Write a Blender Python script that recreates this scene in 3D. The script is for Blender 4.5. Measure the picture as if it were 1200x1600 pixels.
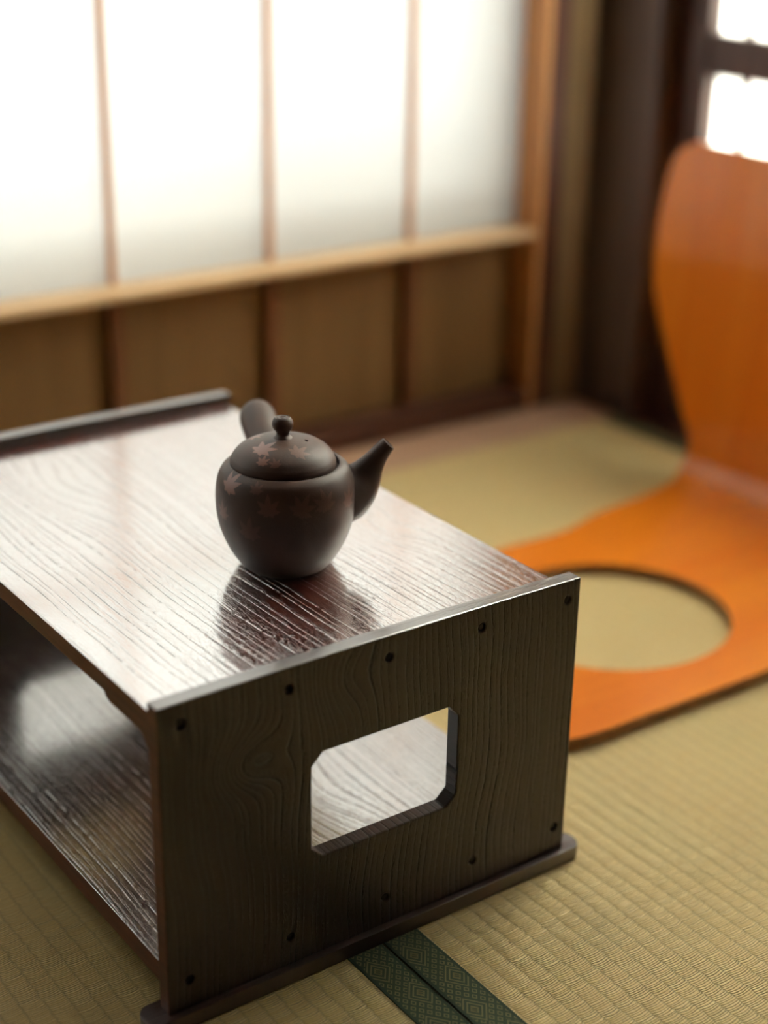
import bpy, bmesh, math, random
import numpy as np
from mathutils import Vector, Matrix
random.seed(7)
PI = math.pi
C = bpy.context.scene.collection
for o in list(bpy.data.objects): bpy.data.objects.remove(o)

# ------------------------------------------------------------ camera, world, lights, exposure
cam = bpy.data.cameras.new('camera'); camo = bpy.data.objects.new('camera', cam); C.objects.link(camo)
R = Matrix.Rotation(-0.6281, 4, 'Z') @ Matrix.Rotation(1.175, 4, 'X') @ Matrix.Rotation(0.0178, 4, 'Z')
camo.matrix_world = Matrix.Translation((-0.3397, -0.6688, 0.6372)) @ R
cam.sensor_fit = 'VERTICAL'; cam.sensor_height = 36.0; cam.lens = 2513.8 / 1600 * 36
cam.clip_start = 0.02
cam.dof.use_dof = True; cam.dof.focus_distance = 0.98; cam.dof.aperture_fstop = 2.35
bpy.context.scene.camera = camo
w = bpy.data.worlds.new('world'); bpy.context.scene.world = w; w.use_nodes = True
w.node_tree.nodes['Background'].inputs[0].default_value = (0.75, 0.85, 1.0, 1)
w.node_tree.nodes['Background'].inputs[1].default_value = 1.0
vs = bpy.context.scene.view_settings
vs.view_transform = 'Standard'; vs.look = 'None'; vs.gamma = 1; vs.use_curve_mapping = False
vs.exposure = 0.0
def area(name, loc, target, sx, sy, power, col):
    l = bpy.data.lights.new(name, 'AREA'); l.shape = 'RECTANGLE'; l.size = sx; l.size_y = sy
    l.energy = power; l.color = col
    o = bpy.data.objects.new(name, l); C.objects.link(o); o.location = loc
    o.rotation_euler = (Vector(target) - Vector(loc)).to_track_quat('-Z', 'Y').to_euler()
# daylight standing outside the paper windows
area('daylight_back', (0.0, 1.9, 2.1), (0.1, 0.80, 0.55), 3.6, 1.8, 176, (0.985, 1.0, 0.985))
area('daylight_right', (2.2, 0.5, 1.4), (1.03, 0.3, 0.6), 1.6, 2.0, 700, (1.0, 0.965, 0.87))

# ------------------------------------------------------------ helpers
def props(o, label=None, cat=None, group=None, kind=None):
    if label: o['label'] = label
    if cat: o['category'] = cat
    if group: o['group'] = group
    if kind: o['kind'] = kind
    return o
def empty(name, loc, **k):
    o = bpy.data.objects.new(name, None); C.objects.link(o); o.location = loc; o.empty_display_size = .05
    return props(o, **k)
def wloc(o):
    v = Vector((0, 0, 0))
    while o is not None: v += o.location; o = o.parent
    return v
def obj(name, bm, mat, parent=None, bevel=0, segs=2, smooth=None, **k):
    """links bm (built in world coordinates) as one mesh object"""
    bmesh.ops.recalc_face_normals(bm, faces=bm.faces[:])
    me = bpy.data.meshes.new(name)
    off = wloc(parent) if parent else Vector((0, 0, 0))
    bmesh.ops.translate(bm, verts=bm.verts[:], vec=-off)
    bm.to_mesh(me); bm.free()
    me.materials.append(mat)
    o = bpy.data.objects.new(name, me); C.objects.link(o)
    if parent: o.parent = parent
    if smooth is not None:
        for p in me.polygons: p.use_smooth = True
        me.set_sharp_from_angle(angle=math.radians(smooth))
    if bevel:
        m = o.modifiers.new('bevel', 'BEVEL'); m.width = bevel; m.segments = segs
        m.limit_method = 'ANGLE'; m.angle_limit = math.radians(35); m.harden_normals = False
    return props(o, **k)
def box(bm, x0, x1, y0, y1, z0, z1):
    vs_ = [bm.verts.new((x, y, z)) for z in (z0, z1) for y in (y0, y1) for x in (x0, x1)]
    for f in ((0, 2, 3, 1), (4, 5, 7, 6), (0, 1, 5, 4), (1, 3, 7, 5), (3, 2, 6, 7), (2, 0, 4, 6)):
        bm.faces.new([vs_[i] for i in f])
    return bm
def B(*a): return box(bmesh.new(), *a)
def loops_prism(loops, axis, a, b):
    """polygon with holes (first loop is outer) extruded along axis from a to b"""
    bm = bmesh.new(); es = []
    def P(u, v, t):
        return (u, t, v) if axis == 'y' else ((t, u, v) if axis == 'x' else (u, v, t))
    for lp in loops:
        vv = [bm.verts.new(P(u, v, a)) for u, v in lp]
        for i in range(len(vv)): es.append(bm.edges.new((vv[i], vv[(i + 1) % len(vv)])))
    bmesh.ops.triangle_fill(bm, edges=es, use_beauty=True)
    r = bmesh.ops.extrude_face_region(bm, geom=bm.faces[:])
    d = {'y': (0, b - a, 0), 'x': (b - a, 0, 0), 'z': (0, 0, b - a)}[axis]
    bmesh.ops.translate(bm, verts=[v for v in r['geom'] if isinstance(v, bmesh.types.BMVert)], vec=d)
    return bm
def catmull(pr, n):
    pr = np.array(pr, float); out = []
    for i in range(len(pr) - 1):
        p0 = pr[max(i - 1, 0)]; p1 = pr[i]; p2 = pr[i + 1]; p3 = pr[min(i + 2, len(pr) - 1)]
        for k in range(n):
            t = k / n
            out.append(.5 * ((2 * p1) + (p2 - p0) * t + (2 * p0 - 5 * p1 + 4 * p2 - p3) * t * t + (3 * p1 - p0 - 3 * p2 + p3) * t ** 3))
    out.append(pr[-1]); return np.array(out)
def lathe(bm, pr, cx, cy, cz, seg, fn=None):
    rows = []
    for r, z in pr:
        if r < 1e-5:
            rows.append([bm.verts.new((cx, cy, cz + z))]); continue
        rows.append([bm.verts.new((cx + r * math.cos(2 * PI * k / seg), cy + r * math.sin(2 * PI * k / seg), cz + z)) for k in range(seg)])
    for a, b in zip(rows[:-1], rows[1:]):
        for k in range(seg):
            k2 = (k + 1) % seg
            if len(a) == 1 and len(b) == 1: continue
            if len(a) == 1: bm.faces.new((a[0], b[k2], b[k]))
            elif len(b) == 1: bm.faces.new((a[k], a[k2], b[0]))
            else: bm.faces.new((a[k], a[k2], b[k2], b[k]))
    return rows
def tube(bm, path, seg=48, cap0=True, cap1=True, n=8):
    """path rows: x,y,z,rx,rz (rz: radius in the vertical plane)"""
    p = catmull(path, n); rings = []
    for i in range(len(p)):
        t = Vector(p[min(i + 1, len(p) - 1)][:3]) - Vector(p[max(i - 1, 0)][:3]); t.normalize()
        s = t.cross(Vector((0, 0, 1))).normalized(); u = s.cross(t).normalized()
        c = Vector(p[i][:3])
        rings.append([bm.verts.new(c + s * (p[i][3] * math.cos(2 * PI * k / seg)) + u * (p[i][4] * math.sin(2 * PI * k / seg))) for k in range(seg)])
    for a, b in zip(rings[:-1], rings[1:]):
        for k in range(seg): bm.faces.new((a[k], a[(k + 1) % seg], b[(k + 1) % seg], b[k]))
    if cap0: bm.faces.new(rings[0][::-1])
    if cap1: bm.faces.new(rings[-1])
    return rings

def remat(o, rules):
    """rules: (test on face normal/centre, material) for the edges of a board"""
    for t, m in rules:
        o.data.materials.append(m); k = len(o.data.materials) - 1
        for p in o.data.polygons:
            if t(p.normal, p.center): p.material_index = k
# ------------------------------------------------------------ node helpers
class NT:
    def __init__(s, name):
        s.m = bpy.data.materials.new(name); s.m.use_nodes = True
        s.t = s.m.node_tree; s.b = s.t.nodes['Principled BSDF']; s.out = s.t.nodes['Material Output']
    def n(s, typ, **k):
        x = s.t.nodes.new(typ)
        for a, b in k.items(): setattr(x, a, b)
        return x
    def L(s, a, b): s.t.links.new(a, b)
    def val(s, inp, v):
        if hasattr(v, 'is_linked') or isinstance(v, bpy.types.NodeSocket): s.L(v, inp)
        else: inp.default_value = v
    def M(s, op, a, b=0.0, c=0.0, clamp=False):
        x = s.n('ShaderNodeMath', operation=op, use_clamp=clamp)
        s.val(x.inputs[0], a); s.val(x.inputs[1], b)
        if len(x.inputs) > 2: s.val(x.inputs[2], c)
        return x.outputs[0]
    def smooth(s, v, lo, hi, a=0.0, b=1.0):
        x = s.n('ShaderNodeMapRange', interpolation_type='SMOOTHSTEP')
        s.val(x.inputs['Value'], v); x.inputs['From Min'].default_value = lo; x.inputs['From Max'].default_value = hi
        x.inputs['To Min'].default_value = a; x.inputs['To Max'].default_value = b
        return x.outputs[0]
    def xyz(s):
        tc = s.n('ShaderNodeTexCoord'); sp = s.n('ShaderNodeSeparateXYZ'); s.L(tc.outputs['Object'], sp.inputs[0])
        return sp.outputs
    def vec(s, x, y, z):
        c = s.n('ShaderNodeCombineXYZ')
        for i, v in enumerate((x, y, z)): s.val(c.inputs[i], v)
        return c.outputs[0]
    def noise(s, v, scale=1.0, detail=2.0, rough=.5, dist=0.0):
        x = s.n('ShaderNodeTexNoise'); s.L(v, x.inputs['Vector'])
        x.inputs['Scale'].default_value = scale; x.inputs['Detail'].default_value = detail
        x.inputs['Roughness'].default_value = rough; x.inputs['Distortion'].default_value = dist
        return x.outputs['Fac']
    def mix(s, f, a, b):
        x = s.n('ShaderNodeMix', data_type='RGBA'); s.val(x.inputs[0], f)
        s.val(x.inputs[6], a if not isinstance(a, tuple) else (*a, 1)); s.val(x.inputs[7], b if not isinstance(b, tuple) else (*b, 1))
        return x.outputs[2]
    def bump(s, h, dist, strength=1.0):
        x = s.n('ShaderNodeBump'); s.L(h, x.inputs['Height']); x.inputs['Distance'].default_value = dist
        x.inputs['Strength'].default_value = strength; s.L(x.outputs[0], s.b.inputs['Normal']); return x
    def set(s, **k):
        for a, v in k.items():
            i = s.b.inputs[a.replace('_', ' ')]
            if isinstance(v, tuple): v = (*v, 1)
            s.val(i, v)

def lacquer(name, across, along, lam, seed, dist_amp, bumpd, base=(.085, .022, .014), deep=(.03, .009, .007), rough=.26, ior=3.0, coat=.5, wob=(5.0, 2.2), knots=(), fineamt=.03):
    """dark lacquered wood with raised brushed grain; across/along are 0,1,2 axes"""
    N = NT(name); X = N.xyz(); a = X[across]; l = X[along]
    third = X[3 - across - along]
    low = N.noise(N.vec(N.M('MULTIPLY', a, wob[0]), N.M('MULTIPLY', l, wob[1]), N.M('ADD', N.M('MULTIPLY', third, 2.0), seed)), 1.0, 1.5, .45)
    mid = N.noise(N.vec(N.M('MULTIPLY', a, 40.0), N.M('MULTIPLY', l, 14.0), seed + 3.1), 1.0, 2.0, .5)
    c = N.M('ADD', N.M('DIVIDE', a, lam), N.M('ADD', N.M('MULTIPLY', low, dist_amp), N.M('MULTIPLY', mid, .55)))
    fr = N.M('FRACT', c)
    for (ka, kl, sa, sl, amp) in knots:     # growth rings bulging round a knot
        da = N.M('DIVIDE', N.M('SUBTRACT', a, ka), sa); dl = N.M('DIVIDE', N.M('SUBTRACT', l, kl), sl)
        q = N.M('ADD', N.M('MULTIPLY', da, da), N.M('MULTIPLY', dl, dl))
        c = N.M('ADD', c, N.M('MULTIPLY', N.M('POWER', 2.718, N.M('MULTIPLY', q, -1.0)), amp))
    c = N.M('ADD', c, N.M('MULTIPLY', N.noise(N.vec(N.M('MULTIPLY', c, .55), seed, 0.0), 1.0, 1.0), 2.6))
    fr = N.M('FRACT', c); ring = N.M('FLOOR', c)
    wn = N.n('ShaderNodeTexWhiteNoise', noise_dimensions='1D'); N.L(ring, wn.inputs['W']); rnd = wn.outputs['Value']
    swell = N.M('POWER', N.M('SINE', N.M('MULTIPLY', fr, PI)), .8)
    # a crease along each ring, broken into dashes of uneven length
    cw = N.M('ADD', .05, N.M('MULTIPLY', rnd, .06))
    crease = N.M('SUBTRACT', 1.0, N.M('DIVIDE', N.M('ABSOLUTE', N.M('SUBTRACT', fr, .12)), cw), clamp=True)
    dash = N.smooth(N.noise(N.vec(N.M('MULTIPLY', c, 2.2), N.M('MULTIPLY', l, 95.0), seed), 1.0, 3.0, .65), .40, .52)
    # a band of short pores beside the crease
    band = N.M('MULTIPLY', N.smooth(fr, .02, .14), N.smooth(fr, .62, .18))
    pore = N.smooth(N.noise(N.vec(N.M('MULTIPLY', a, 1150.0), N.M('MULTIPLY', l, 230.0), seed + 9), 1.0, 2.0, .6), .50, .60)
    pit = N.M('MULTIPLY', pore, N.M('MULTIPLY', band, N.M('ADD', .35, N.M('MULTIPLY', rnd, .65))))
    cd = N.M('MULTIPLY', crease, N.M('ADD', .18, N.M('MULTIPLY', dash, .82)))
    h = N.M('SUBTRACT', N.M('MULTIPLY', swell, .16), N.M('MULTIPLY', cd, .8))
    h = N.M('SUBTRACT', h, N.M('MULTIPLY', pit, .34))
    h = N.M('SUBTRACT', h, N.M('MULTIPLY', pore, fineamt))
    pit = N.M('MAXIMUM', cd, N.M('MULTIPLY', pit, .6))
    N.bump(h, bumpd)
    dark = pit
    N.set(Base_Color=N.mix(dark, base, deep), Roughness=N.M('ADD', N.M('MULTIPLY', dark, .18), rough), IOR=ior, Coat_Weight=coat, Coat_Roughness=.12, Coat_IOR=1.8)
    return N.m
def plainwood(name, c1, c2, across=0, along=2, rough=.5, scale=1.0, ior=1.45, bumpd=.0002, coat=0.0, streak=60):
    N = NT(name); X = N.xyz()
    o = [0, 0, 0]
    v = N.vec(*[N.M('MULTIPLY', X[i], (streak * scale if i != along else streak * .05 * scale)) for i in range(3)])
    n = N.noise(v, 1.0, 3.0, .55, .4)
    N.set(Base_Color=N.mix(N.smooth(n, .3, .7), c1, c2), Roughness=rough, IOR=ior, Coat_Weight=coat, Coat_Roughness=.08)
    N.bump(n, bumpd); return N.m
def plain(name, col, rough=.8, nscale=30, amt=.15, bumpd=.0003, **k):
    N = NT(name); X = N.xyz(); n = N.noise(N.vec(X[0], X[1], X[2]), nscale, 4.0, .6)
    d = tuple(c * (1 - amt) for c in col); e = tuple(min(1, c * (1 + amt)) for c in col)
    N.set(Base_Color=N.mix(n, d, e), Roughness=rough, **k); N.bump(n, bumpd); return N.m

M = {}
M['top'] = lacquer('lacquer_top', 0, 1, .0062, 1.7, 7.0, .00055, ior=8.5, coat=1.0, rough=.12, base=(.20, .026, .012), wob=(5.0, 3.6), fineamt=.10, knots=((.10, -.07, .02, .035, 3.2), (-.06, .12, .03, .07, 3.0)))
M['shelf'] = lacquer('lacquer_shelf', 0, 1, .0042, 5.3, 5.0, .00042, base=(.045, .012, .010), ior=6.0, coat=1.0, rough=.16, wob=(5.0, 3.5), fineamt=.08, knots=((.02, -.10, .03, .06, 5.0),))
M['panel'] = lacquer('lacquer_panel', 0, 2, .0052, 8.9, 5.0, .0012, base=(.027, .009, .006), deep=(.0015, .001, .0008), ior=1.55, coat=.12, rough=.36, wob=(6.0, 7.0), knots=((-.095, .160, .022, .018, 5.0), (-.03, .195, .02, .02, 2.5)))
M['cap'] = lacquer('lacquer_top_edge_sheen', 1, 0, .0022, 4.4, 3.0, .0006, base=(.05, .02, .014), ior=2.5, coat=.8, rough=.28)  # panel lacquer made lighter and glossier for upward faces, window sheen put in
M['foot'] = lacquer('lacquer_foot', 1, 0, .005, 2.9, 1.5, .0003, base=(.05, .014, .011), ior=1.9, coat=.3, rough=.3)
M['peg'] = plain('peg_dark', (.012, .008, .007), .5, 400)
M['edge'] = plainwood('worn_edge', (.15, .045, .024), (.085, .026, .015), 2, 1, .45, 3.0)

# tatami weave
def tatami():
    N = NT('tatami_weave'); X = N.xyz()
    wv = N.noise(N.vec(N.M('MULTIPLY', X[0], 9.0), N.M('MULTIPLY', X[1], 9.0), 0.0), 1.0, 2.0)
    wv2 = N.noise(N.vec(N.M('MULTIPLY', X[0], 120.0), N.M('MULTIPLY', X[1], 120.0), 4.0), 1.0, 1.0)
    wj = N.n('ShaderNodeTexWhiteNoise', noise_dimensions='1D'); N.L(N.M('FLOOR', N.M('DIVIDE', X[1], .0018)), wj.inputs['W'])
    u = N.M('DIVIDE', N.M('ADD', N.M('ADD', X[0], N.M('MULTIPLY', wj.outputs['Value'], .0011)), N.M('ADD', N.M('MULTIPLY', wv, .006), N.M('MULTIPLY', wv2, .0016))), .0130)
    fu = N.M('FRACT', u); row = N.M('FLOOR', u)
    rnd = N.n('ShaderNodeTexWhiteNoise', noise_dimensions='1D'); N.L(row, rnd.inputs['W'])
    # rushes lie across, gathering a little towards each groove
    lean = N.M('MULTIPLY', N.M('SINE', N.M('MULTIPLY', fu, PI)), .0007)
    wy = N.noise(N.vec(N.M('MULTIPLY', X[0], 60.0), N.M('MULTIPLY', X[1], 260.0), 8.0), 1.0, 2.0)
    yy = N.M('ADD', N.M('ADD', X[1], N.M('MULTIPLY', wy, .0022)), lean)
    v = N.M('ADD', N.M('DIVIDE', yy, .00175), N.M('MULTIPLY', rnd.outputs['Value'], 1.0))
    fv = N.M('FRACT', v); st = N.M('FLOOR', v)
    wn = N.n('ShaderNodeTexWhiteNoise', noise_dimensions='2D'); N.L(N.vec(st, row, 0.0), wn.inputs['Vector'])
    r = wn.outputs['Value']
    pil = N.M('POWER', N.M('SINE', N.M('MULTIPLY', fu, PI)), .45)          # each rib swells between two grooves
    rush = N.M('POWER', N.M('SINE', N.M('MULTIPLY', fv, PI)), .7)
    h = N.M('ADD', N.M('MULTIPLY', pil, .62), N.M('MULTIPLY', rush, N.M('ADD', .48, N.M('MULTIPLY', r, .4))))
    N.bump(h, .0011)
    col = N.mix(r, (.78, .56, .215), (.90, .70, .32))
    big = N.noise(N.vec(N.M('MULTIPLY', X[0], 12.0), N.M('MULTIPLY', X[1], 5.0), 2.0), 1.0, 3.0)
    col = N.mix(N.smooth(big, .35, .75, 0, .35), col, (.80, .68, .30))
    gap = N.M('MULTIPLY', N.smooth(pil, .70, .20), .28)
    gap2 = N.M('MULTIPLY', N.smooth(rush, .62, .22), N.M('ADD', .30, N.M('MULTIPLY', r, .65)))
    col = N.mix(N.M('MAXIMUM', gap, gap2), col, (.16, .09, .035))
    N.set(Base_Color=col, Roughness=.42, IOR=1.65)
    return N.m
M['tatami'] = tatami()
def heri(x0, wdt):
    N = NT('green_cloth_border'); X = N.xyz()
    x = N.M('SUBTRACT', X[0], x0); y = X[1]
    def tri(v, p):
        return N.M('ABSOLUTE', N.M('SUBTRACT', N.M('FRACT', N.M('DIVIDE', v, p)), .5))
    # small diamond net
    dn = N.M('ADD', tri(x, .0062), tri(y, .0080))
    net = N.smooth(N.M('ABSOLUTE', N.M('SUBTRACT', N.M('FRACT', N.M('MULTIPLY', dn, 2.0)), .5)), .10, .20, 1, 0)
    # big nested diamonds staggered along the strip
    k = N.M('FLOOR', N.M('DIVIDE', y, .030)); odd = N.M('MODULO', N.M('ABSOLUTE', k), 2.0)
    cx = N.M('ADD', wdt * .32, N.M('MULTIPLY', odd, wdt * .38))
    py = N.M('ABSOLUTE', N.M('SUBTRACT', N.M('FRACT', N.M('DIVIDE', y, .030)), .5))
    dd = N.M('ADD', N.M('DIVIDE', N.M('ABSOLUTE', N.M('SUBTRACT', x, cx)), .0105), N.M('MULTIPLY', py, 2.2))
    inside = N.smooth(dd, .96, .99, 1, 0)
    rings = N.M('GREATER_THAN', N.M('FRACT', N.M('MULTIPLY', dd, 3.4)), .60)
    core = N.M('MULTIPLY', N.smooth(dd, .30, .32, 1, 0), N.M('GREATER_THAN', N.M('SINE', N.M('MULTIPLY', N.M('ADD', x, y), 2600.0)), .0))
    pat = N.mix(inside, N.vec(net, net, net), N.vec(rings, rings, rings))
    g = N.mix(pat, (.040, .070, .030), (.21, .20, .085))
    g = N.mix(N.M('MULTIPLY', core, inside), g, (.16, .14, .05))
    edge = N.M('GREATER_THAN', N.M('ABSOLUTE', N.M('SUBTRACT', x, wdt / 2)), wdt / 2 - .0022)
    g = N.mix(edge, g, (.028, .055, .026))
    th = N.M('SINE', N.M('MULTIPLY', y, 9000.0))
    N.set(Base_Color=g, Roughness=.75); N.bump(th, .0001); return N.m

# ------------------------------------------------------------ the room
XR, YB, ZC, XL, YR = .985, .735, 2.05, -1.75, -2.2
M['darkplaster'] = plain('brown_plaster', (.08, .05, .025), .9, 60)
M['plaster'] = plain('ochre_plaster', (.26, .17, .08), .9, 60)
M['ceil'] = plainwood('ceiling_wood', (.07, .04, .02), (.05, .03, .014), 0, 1, .6)
M['orangewood'] = plainwood('cedar_window_wood', (.68, .33, .125), (.56, .25, .085), 0, 2, .42)
M['railwood'] = plainwood('cedar_rail_wood', (.80, .56, .32), (.70, .46, .24), 2, 0, .38)
M['batten'] = plainwood('brown_batten', (.20, .075, .03), (.15, .055, .02), 0, 2, .45)
M['jamb'] = plainwood('red_brown_jamb', (.10, .030, .014), (.065, .02, .01), 0, 2, .45)
M['pillar'] = plainwood('dark_grey_pillar', (.15, .115, .105), (.11, .085, .08), 0, 2, .35)
M['darkwood'] = plainwood('dark_brown_door_wood', (.085, .038, .028), (.055, .024, .018), 0, 2, .38)
M['pinkwood'] = plainwood('threshold_wood', (.60, .38, .25), (.50, .31, .20), 1, 0, .42)
M['board'] = plainwood('ochre_lower_board', (.24, .13, .045), (.19, .10, .033), 0, 2, .55, .4)
M['planks'] = plainwood('floor_planks', (.10, .06, .03), (.07, .04, .02), 0, 1, .5)
def paper(name, col):
    N = NT(name); X = N.xyz()
    f = N.noise(N.vec(X[0], X[1], X[2]), 90, 4.0, .65)
    c = N.mix(f, tuple(v * .94 for v in col), col)
    tr = N.n('ShaderNodeBsdfTranslucent'); df = N.n('ShaderNodeBsdfDiffuse'); mx = N.n('ShaderNodeMixShader')
    N.L(c, tr.inputs['Color']); N.L(c, df.inputs['Color']); mx.inputs[0].default_value = .3
    N.L(tr.outputs[0], mx.inputs[1]); N.L(df.outputs[0], mx.inputs[2]); N.L(mx.outputs[0], N.out.inputs['Surface'])
    return N.m
M['paper'] = paper('washi_paper', (.93, .935, .90))

obj('floor', B(XL, XR + .2, YR, YB + .2, -.09, -.05), M['planks'], kind='structure')
obj('ceiling', B(XL, XR + .2, YR, YB + .2, ZC, ZC + .05), M['ceil'], kind='structure')
obj('wall_left', B(XL - .06, XL, YR - .06, YB + .2, -.05, ZC), M['darkplaster'], kind='structure')
obj('wall_rear', B(XL, XR + .2, YR - .06, YR, -.05, ZC), M['darkwood'], kind='structure')
# back wall: the strip of plaster beside the window, the masonry above it, and the outer wall round the outer opening
bm = bmesh.new()
box(bm, .928, .968, YB, YB + .14, -.04, ZC)
box(bm, XL, .928, YB, YB + .14, 1.52, ZC)
box(bm, XL, -.98, YB, YB + .14, -.04, 1.52)
obj('wall_back', bm, M['plaster'], kind='structure')
OY = .845
obj('wall_outer_back', loops_prism([[(-1.0, -.05), (1.2, -.05), (1.2, 1.6), (-1.0, 1.6)], [(-.90, .325), (.842, .325), (.842, 1.48), (-.90, 1.48)]], 'y', OY, OY + .03), M['plaster'], kind='structure')
# right wall: corner pillar, panelling above and beyond the doors
obj('trim_1', B(XR, 1.13, .655, .80, -.04, ZC), M['pillar'], bevel=.003, kind='structure')
bm = bmesh.new()
box(bm, XR + .02, XR + .09, YR, .655, 1.62, ZC)
box(bm, XR + .02, XR + .09, YR, -.125, -.04, 1.62)
obj('wall_right', bm, M['plaster'], kind='structure')
obj('trim_2', B(XR + .035, XR + .08, .618, .66, -.04, 1.62), M['darkwood'], kind='structure')
obj('trim_3', B(-.98, .968, .658, YB, -.045, .001), M['pinkwood'], bevel=.002, kind='structure')
obj('trim_4', B(.968, 1.08, -1.65, .66, -.045, -.002), M['darkwood'], bevel=.002, kind='structure')
obj('trim_5', B(.902, .928, YB - .002, YB + .1, -.04, 1.52), M['jamb'], bevel=.002, kind='structure')

def shoji(name, x0, x1, kum, horiz):
    """sliding paper window: light upper panes above a low rail, boarded below"""
    w_ = empty(name, ((x0 + x1) / 2, YB + .02, 0), kind='structure')
    f0, f1, py = YB, YB + .04, YB + .042
    sw = .030
    obj('stile', B(x0, x0 + sw, f0, f1, 0.0, 1.52), M['orangewood'], w_, bevel=.002)
    obj('stile', B(x1 - .009, x1, f0, f1, 0.0, 1.52), M['orangewood'], w_, bevel=.001)
    obj('middle_rail', B(x0 + sw, x1 - .009, f0, f1, .2115, .2200), M['railwood'], w_, bevel=.0015)
    obj('bottom_rail', B(x0 + sw, x1 - .009, f0, f1, 0.0, .024), M['jamb'], w_, bevel=.002)
    obj('top_rail', B(x0 + sw, x1 - .009, f0, f1, 1.48, 1.52), M['railwood'], w_, bevel=.002)
    for k in kum:
        obj('muntin', B(k - .0028, k + .0028, f1 - .006, f1 + .001, .2185, 1.48), M['orangewood'], w_)
        obj('batten', B(k - .007, k + .007, f1 - .010, f1, .024, .2125), M['batten'], w_)
    for z in horiz:
        obj('cross_muntin', B(x0 + sw, x1 - .009, f1 - .009, f1, z - .004, z + .004), M['orangewood'], w_)
    obj('paper_pane', B(x0 + .005, x1 - .002, py, py + .0008, .215, 1.5), M['paper'], w_)
    obj('lower_board', B(x0 + .005, x1 - .002, py, py + .006, .01, .2125), M['board'], w_)
    return w_
shoji('window_1', .0, .902, [.3645 + .1855 * i for i in (-1, 0, 1, 2)], [.512, .80, 1.09, 1.36])
shoji('window_2', -.98, -.0005, [-.83 + .1855 * i for i in range(5)], [.512, .80, 1.09, 1.36])

def glazed_door(name, y1, width, paned):
    """dark wood lattice door in the right wall, y1 is its far edge"""
    d = empty(name, (1.02, y1 - width / 2, 0), kind='structure')
    x0, x1 = 1.004, 1.034; y0 = y1 - width; st = .022
    obj('stile', B(x0, x1, y0, y0 + st, 0.0, 1.60), M['darkwood'], d, bevel=.002)
    obj('stile', B(x0, x1, y1 - st, y1, 0.0, 1.60), M['darkwood'], d, bevel=.002)
    rails = [(0, .05), (.405, .449), (.76, .79), (1.15, 1.18), (1.56, 1.60)]
    for a, b in [(0, .05), (.235, .262)] + rails[1:]:
        obj('rail', B(x0 + .002, x1, y0 + st, y1 - st, a, b), M['darkwood'], d, bevel=.002)
    obj('lower_board', B(x0 + .012, x1 - .008, y0 + st, y1 - st, .05, .235), M['darkwood'], d)
    lv = [(.262, .405), (.449, .76), (.79, 1.15), (1.18, 1.56)]
    ym = y1 - st - .046
    while ym > y0 + st + .02:
        for a, b in lv: obj('muntin', B(x0 + .012, x0 + .018, ym - .0042, ym + .0042, a, b), M['darkwood'], d)
        ym -= .115
    for a, b in lv: obj('paper_pane', B(x0 + .020, x0 + .021, y0 + st - .002, y1 - st + .002, a - .003, b + .003), M['paper'], d)
    return d
glazed_door('door_1', .619, .74, 6)
obj('trim_6', B(.995, 1.05, -1.62, .62, 1.60, 1.64), M['darkwood'], kind='structure')

# tatami mats with cloth borders
SX = .148
def mat(x0, x1, label, hb):
    cx = (x0 + x1) / 2
    t = empty('tatami_mat', (cx, -.16, -.05), label=label, cat='tatami mat', group='tatami mats on the floor')
    obj('woven_rush_surface', B(x0 + .0006, x1 - .0006, -.99, .657, -.05, 0), M['tatami'], t)
    for h0 in hb:
        wdt = .0262
        bm = B(h0, h0 + wdt, -.9902, .6572, -.03, .0005)
        obj('cloth_border', bm, heri(h0 - cx, wdt), t, bevel=.0004)
    return t
mat(-.68, SX, 'straw coloured tatami mat under the left part of the lacquered table', (-.679, SX - .0268))
mat(SX, .968, 'straw coloured tatami mat lit by the window, under the orange floor chair', (SX + .0006, .968 - .0262))

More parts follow.
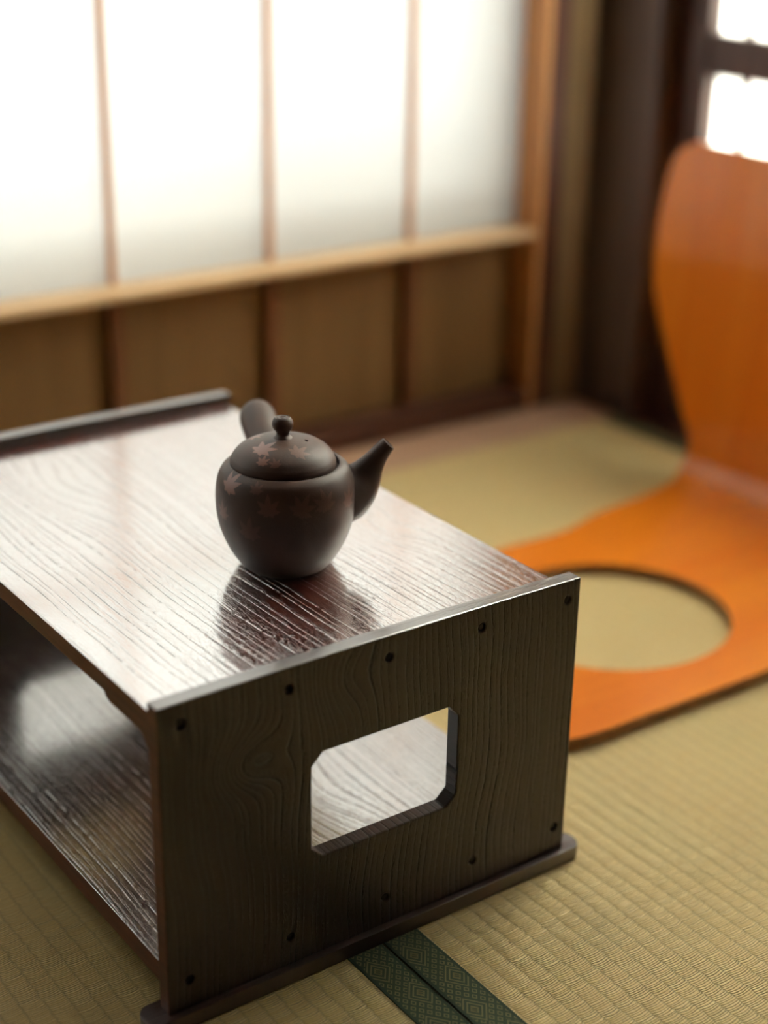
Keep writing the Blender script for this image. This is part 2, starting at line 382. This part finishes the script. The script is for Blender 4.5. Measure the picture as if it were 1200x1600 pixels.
# ------------------------------------------------------------ the low table
L_, W_, H_, zt = .442, .300, .212, .2036
T = .0115
tb = empty('low_table', (.15, .22, 0), label='small dark lacquered wooden low table with a teapot on it and windowed end panels', cat='low table')
def frame_loops():
    n = 24
    out = [(0, .0105)]
    out += [(W_, .0105)]
    out += [(W_ * (1 - i / n), H_ + .0012 * math.sin(PI * i / n)) for i in range(n + 1)]
    win = [(.106, .151), (.198, .151), (.2055, .143), (.2055, .087), (.198, .080), (.106, .080), (.098, .087), (.098, .143)]
    holes = []
    for z, st in ((.1988, .069), (.0305, .0692)):
        for i in range(5):
            holes.append([(.014 + st * i + .0030 * math.cos(2 * PI * k / 9 + i), z + .0030 * math.sin(2 * PI * k / 9 + i)) for k in range(9)])
    return [out, win] + holes
for nm, a, b in (('near', 0, T), ('far', L_ - T, L_)):
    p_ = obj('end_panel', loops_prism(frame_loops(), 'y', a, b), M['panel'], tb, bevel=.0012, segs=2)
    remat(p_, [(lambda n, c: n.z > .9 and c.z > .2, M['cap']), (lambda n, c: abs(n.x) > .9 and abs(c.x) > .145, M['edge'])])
    face, sg = (a, 1) if nm == 'near' else (b, -1)
    for z, st in ((.1988, .069), (.0305, .0692)):
        for i in range(5):
            bm = bmesh.new()
            lathe(bm, [(.0001, .0004), (.0016, .0003), (.0023, -.0003), (.0026, -.0012), (.0026, -.004), (.0001, -.004)], 0, 0, 0, 9)
            bmesh.ops.rotate(bm, verts=bm.verts[:], cent=(0, 0, 0), matrix=Matrix.Rotation(sg * PI / 2, 3, 'X') @ Matrix.Rotation(random.random(), 3, 'Z'))
            bmesh.ops.translate(bm, verts=bm.verts[:], vec=(.014 + st * i + random.uniform(-.0003, .0003), face + sg * .0014, z))
            obj('peg', bm, M['peg'], p_)
    yc = a + (T / 2)
    # rounded foot rail under each panel
    rw = .0105; pts = []
    for k in range(13):
        t = PI / 2 + PI * k / 12; pts.append((-.006 + rw * math.cos(t) * .8, yc + rw * math.sin(t)))
    for k in range(13):
        t = -PI / 2 + PI * k / 12; pts.append((W_ + .006 + rw * math.cos(t) * .8, yc + rw * math.sin(t)))
    obj('foot_rail', loops_prism([pts], 'z', .0006, .0110), M['foot'], tb, bevel=.003, segs=4, smooth=40)
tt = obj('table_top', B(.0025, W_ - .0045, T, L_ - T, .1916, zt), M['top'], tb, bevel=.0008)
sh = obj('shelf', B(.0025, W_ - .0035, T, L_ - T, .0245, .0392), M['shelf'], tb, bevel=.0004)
remat(tt, [(lambda n, c: abs(n.x) > .9, M['edge'])]); remat(sh, [(lambda n, c: abs(n.x) > .9, M['edge'])])
# shaped brackets under the top, in the four corners
def bracket(x0, x1, near):
    pr = [(T, .1916), (.0695, .1916), (.0685, .1893), (.0655, .1875), (.0620, .1866), (.0300, .1862), (.0240, .1850), (.0180, .1815), (.0150, .1770), (T, .1745)]
    if not near: pr = [(L_ - y, z) for y, z in pr]
    return loops_prism([pr], 'x', x0, x1)
for x0 in (.003, W_ - .015):
    for near in (True, False):
        obj('corner_bracket', bracket(x0, x0 + .011, near), M['edge'], tb, bevel=.0005)

# ------------------------------------------------------------ the teapot
AX = (.1682, .1379, zt)
def clay(name, attr=True):
    N = NT(name); X = N.xyz()
    n = N.noise(N.vec(X[0], X[1], X[2]), 28, 3.0, .55)
    fine = N.noise(N.vec(X[0], X[1], X[2]), 900, 3.0, .6)
    col = N.mix(N.smooth(n, .38, .68), (.085, .056, .046), (.115, .060, .044))
    r = N.M('ADD', .48, N.M('MULTIPLY', fine, .06))
    if attr:
        at = N.n('ShaderNodeAttribute', attribute_name='leaf')
        col = N.mix(at.outputs['Fac'], col, (.30, .115, .075))
        r = N.M('SUBTRACT', r, N.M('MULTIPLY', at.outputs['Fac'], .13))
        sp = N.M('ADD', .5, N.M('MULTIPLY', at.outputs['Fac'], .5)); N.set(Specular_IOR_Level=sp)
    N.set(Base_Color=col, Roughness=r, IOR=1.45, Coat_Weight=.12, Coat_Roughness=.32); N.bump(fine, .00008); return N.m
M['clay'] = clay('teapot_clay'); M['clay_plain'] = clay('teapot_clay_plain', False)
pot = empty('teapot', AX, label='dark brown clay teapot with maple leaf pattern standing on the low table', cat='teapot')
def leafmask(x, y, R0, rot):
    th = math.atan2(y, x) - rot; r = math.hypot(x, y)
    if r > R0: return 0.0
    best = 0.0
    for k, (ang, ln) in enumerate(((0, 1.0), (.80, .86), (-.80, .86), (1.62, .66), (-1.62, .66), (2.4, .42), (-2.4, .42))):
        d = th - ang; d = (d + PI) % (2 * PI) - PI
        if abs(d) > PI / 2: continue
        a = r * math.cos(d) / (R0 * ln); b = abs(r * math.sin(d)) / R0
        if a > 1: continue
        wdt = .155 * math.sin(PI * min(1, a) ** .75) + .02
        if b < wdt: best = max(best, min(1.0, (wdt - b) / .03))
    return best
def leafed(name, prof, c, seg, leaves, parent, hole=None, smooth=35):
    bm = bmesh.new(); lay = bm.verts.layers.float.new('leaf')
    rows = lathe(bm, prof, *c, seg)
    for (az, r0, z0, size, rot, stg) in leaves:
        a = math.radians(az); P0 = Vector((c[0] + r0 * math.cos(a), c[1] + r0 * math.sin(a), c[2] + z0))
        i = int(np.argmin([abs(p[0] - r0) + abs(p[1] - z0) for p in prof])); i = min(max(i, 2), len(prof) - 3)
        dr, dz = prof[i + 2] - prof[i - 2]; ln = math.hypot(dr, dz); dr /= ln; dz /= ln
        ta = Vector((-math.sin(a), math.cos(a), 0)); tm = Vector((dr * math.cos(a), dr * math.sin(a), dz))
        for row in rows:
            if len(row) == 1 or abs(row[0].co.z - P0.z) > size * 1.1: continue
            for v in row:
                d = v.co - P0
                if d.length < size:
                    m_ = leafmask(d.dot(ta), d.dot(tm), size, math.radians(rot)) * stg
                    if m_ > v[lay]: v[lay] = m_
    if hole:
        a = math.radians(hole[0]); P0 = Vector((c[0] + hole[1] * math.cos(a), c[1] + hole[1] * math.sin(a), c[2] + hole[2]))
        for v in bm.verts:
            d = v.co - P0
            if math.hypot(d.x, d.y) < .00105 and v.co.z > P0.z - .003: v.co.z -= .0035
    return obj(name, bm, M['clay'], parent, smooth=smooth)
body = [(.0001, 0.0006), (.020, .0006), (.0245, .0002), (.0265, .0004), (.0285, .0016), (.032, .006), (.0368, .014), (.0411, .024), (.0437, .034), (.0446, .044), (.0443, .053), (.0429, .0605), (.0403, .0660), (.0368, .0690), (.0347, .0697), (.0341, .0690), (.0339, .066), (.0332, .0645)]
leafed('pot_body', catmull(body, 11), AX, 560, [
    (182, .0425, .0622, .0125, 75, .9), (224, .0443, .0530, .0115, 95, .35), (250, .0443, .0530, .0125, 60, .28), (272, .0443, .0540, .0120, 100, .28),
    (207, .0440, .0360, .0125, 85, .22), (177, .0443, .0430, .010, 100, .3), (300, .0443, .050, .011, 70, .3), (212, .0415, .0645, .007, 100, .35),
    (20, .0443, .050, .012, 80, .5), (60, .0437, .055, .012, 120, .5), (95, .0443, .040, .012, 80, .5), (140, .0443, .052, .012, 80, .5)], pot)
LX = (AX[0] - .0012, AX[1] + .0008, AX[2])
lidp = [(.0300, .0650), (.0331, .0664), (.0336, .0700), (.0331, .0722), (.0319, .0746), (.0285, .0785), (.0226, .0820), (.015, .0846), (.008, .0857), (.0030, .0859), (.0001, .0859)]
lid = leafed('lid', catmull(lidp, 14), LX, 560, [
    (196, .0204, .0830, .0125, 80, 1.0), (211, .0286, .0784, .0065, 90, .85), (229, .0290, .0780, .006, 110, .45), (262, .0215, .0825, .0105, 30, .40),
    (60, .022, .0822, .008, 60, .8), (120, .0204, .083, .008, 60, .8)], pot, hole=(318, .0150, .0846))
kp = [(.0078, .0845), (.0058, .0860), (.0043, .0874), (.0040, .0886), (.0046, .0902), (.0061, .0922), (.0067, .0943), (.0064, .0966), (.0055, .0984), (.0050, .0990)]
kp = [tuple(q) for q in catmull(kp, 6)] + [(.0046, .0993), (.0040, .0989), (.0034, .0993), (.0027, .0993), (.0022, .0988), (.0015, .0989), (.0010, .0993), (.0001, .0991)]
bm = bmesh.new(); lathe(bm, kp, LX[0], LX[1], LX[2], 64)
obj('knob', bm, M['clay_plain'], lid, smooth=50)
def dirv(deg):
    a = math.radians(deg); h = (.533, .846); s = (h[0] * math.cos(a) - h[1] * math.sin(a), h[0] * math.sin(a) + h[1] * math.cos(a)); return s
# side handle, pointing away from the camera
hd = dirv(10.5)
hp = [(.036, .047, .0082), (.046, .0495, .0088), (.060, .053, .0100), (.076, .0565, .0114), (.092, .0605, .0125), (.102, .0630, .0126), (.108, .0645, .0115), (.112, .0655, .0085), (.1135, .0660, .0035)]
bm = bmesh.new(); tube(bm, [(AX[0] + hd[0] * d, AX[1] + hd[1] * d, AX[2] + z, r, r) for d, z, r in hp], 40)
obj('handle', bm, M['clay_plain'], pot, smooth=60)
# spout
sd = (.846 * math.cos(.17) + .533 * math.sin(.17), -.533 * math.cos(.17) + .846 * math.sin(.17))
sp = [(.034, .046, .0190, .0215), (.0400, .0475, .0178, .0208), (.0460, .0510, .0140, .0172), (.0510, .0560, .0100, .0128), (.0555, .0625, .0075, .0090), (.0600, .0690, .0062, .0066), (.0640, .0740, .0054, .0055), (.0670, .0772, .0049, .0049)]
bm = bmesh.new()
rg = tube(bm, [(AX[0] + sd[0] * d, AX[1] + sd[1] * d, AX[2] + z, a, b) for d, z, a, b in sp], 48, cap1=False)
# open mouth: rim turned inwards and down the bore
last = rg[-1]; cen = sum((v.co for v in last), Vector()) / len(last)
ax_ = Vector((sd[0] * .0030, sd[1] * .0030, .0034)).normalized()
prev = last
for sc, dp in ((.80, .0002), (.74, -.001), (.70, -.010)):
    ring = [bm.verts.new(cen + (v.co - cen) * sc + ax_ * dp) for v in last]
    for k in range(48): bm.faces.new((prev[k], prev[(k + 1) % 48], ring[(k + 1) % 48], ring[k]))
    prev = ring
bm.faces.new(prev)
obj('spout', bm, M['clay_plain'], pot, smooth=60)

# ------------------------------------------------------------ the legless floor chair (one bent sheet of plywood)
def orange():
    N = NT('orange_plywood'); X = N.xyz()
    v = N.vec(N.M('MULTIPLY', X[0], 2.0), N.M('MULTIPLY', X[1], 16.0), N.M('MULTIPLY', X[2], 2.0))
    n = N.noise(v, 1.0, 4.0, .6, .8)
    v2 = N.vec(N.M('MULTIPLY', X[0], 12.0), N.M('MULTIPLY', X[1], 260.0), N.M('MULTIPLY', X[2], 12.0))
    n2 = N.noise(v2, 1.0, 2.0)
    c = N.mix(N.smooth(n, .3, .7), (.78, .19, .006), (.90, .28, .014))
    c = N.mix(N.M('MULTIPLY', n2, .35), c, (.70, .155, .006))
    N.set(Base_Color=c, Roughness=.45, IOR=1.25, Coat_Weight=.75, Coat_Roughness=.09, Coat_IOR=1.55)
    return N.m
M['orange'] = orange()
M['ply'] = plainwood('plywood_edge', (.42, .20, .07), (.20, .085, .03), 0, 1, .5, 4.0)
ZX0, ZXS, ZR, ZTH, Z0, ZT = .375, .85, .035, math.radians(83), .0020, .0100
ZCY = .250
ztop = Z0 + ZT
def zprof(x):
    """x: arc length coordinate continuing the seat; returns point and normal of the upper face"""
    if x < ZXS: return Vector((x, 0, ztop)), Vector((0, 0, 1))
    a = (x - ZXS) / ZR
    if a < ZTH: return Vector((ZXS + ZR * math.sin(a), 0, ztop + ZR * (1 - math.cos(a)))), Vector((-math.sin(a), 0, math.cos(a)))
    r = (a - ZTH) * ZR
    return Vector((ZXS + ZR * math.sin(ZTH) + r * math.cos(ZTH), 0, ztop + ZR * (1 - math.cos(ZTH)) + r * math.sin(ZTH))), Vector((-math.sin(ZTH), 0, math.cos(ZTH)))
left = [(.5835, .4060), (.658, .4050), (.7185, .4210), (.7885, .4290), (.836, .4400), (.874, .4560), (.905, .4600), (.932, .4790), (.980, .5090), (1.027, .5370), (1.060, .5510), (1.118, .5590), (1.170, .5560), (1.192, .5500), (1.203, .5400), (1.2105, .5250)]
half = [(s, y - ZCY) for s, y in left]
front = [(ZX0, .110), (ZX0 + .006, .132), (ZX0 + .022, .147), (ZX0 + .050, .1525), (.48, .1535)]
hc = catmull(front + half, 5)
outl = [(s, ZCY + h) for s, h in hc] + [(s, ZCY - h) for s, h in hc[::-1]]
holep = [(.571 + .108 * math.cos(2 * PI * k / 72), .2445 + .104 * math.sin(2 * PI * k / 72)) for k in range(72)]
bm = bmesh.new(); es = []
for lp in (outl, holep):
    vv = [bm.verts.new((u, v, 0)) for u, v in lp]
    for i in range(len(vv)): es.append(bm.edges.new((vv[i], vv[(i + 1) % len(vv)])))
bmesh.ops.triangle_fill(bm, edges=es, use_beauty=True)
cuts = [ZXS - .004] + [ZXS + (ZR * ZTH) * i / 20 for i in range(21)] + [ZXS + ZR * ZTH + .004]
for cx in cuts:
    bmesh.ops.bisect_plane(bm, geom=bm.verts[:] + bm.edges[:] + bm.faces[:], plane_co=(cx, 0, 0), plane_no=(1, 0, 0))
r = bmesh.ops.extrude_face_region(bm, geom=bm.faces[:])
bm.verts.index_update()
low = set(v.index for v in r['geom'] if isinstance(v, bmesh.types.BMVert))
CUT = ZXS + ZR * ZTH * .5
bm.faces.index_update()
back = set(f.index for f in bm.faces if f.calc_center_median().x > CUT)
for v in bm.verts:
    p_, n_ = zprof(v.co.x); y = v.co.y
    q = p_ - n_ * (ZT if v.index in low else 0); v.co = Vector((q.x, y, q.z))
ch = empty('floor_chair', (.60, ZCY, 0), label='glossy orange bent plywood legless floor chair with a round hole in its seat', cat='floor chair')
bm2 = bm.copy()
bm.faces.ensure_lookup_table(); bm2.faces.ensure_lookup_table()
bmesh.ops.delete(bm, geom=[f for f in bm.faces if f.index in back], context='FACES')
bmesh.ops.delete(bm2, geom=[f for f in bm2.faces if f.index not in back], context='FACES')
edge_rule = [(lambda n, c: abs(n.y) > .6 or (abs(n.z) < .3 and c.z < ztop + .001), M['ply'])]
remat(obj('seat', bm, M['orange'], ch, bevel=.0036, segs=4, smooth=40), edge_rule)
remat(obj('backrest', bm2, M['orange'], ch, bevel=.0036, segs=4, smooth=40), [(lambda n, c: abs(n.y) > .6, M['ply'])])
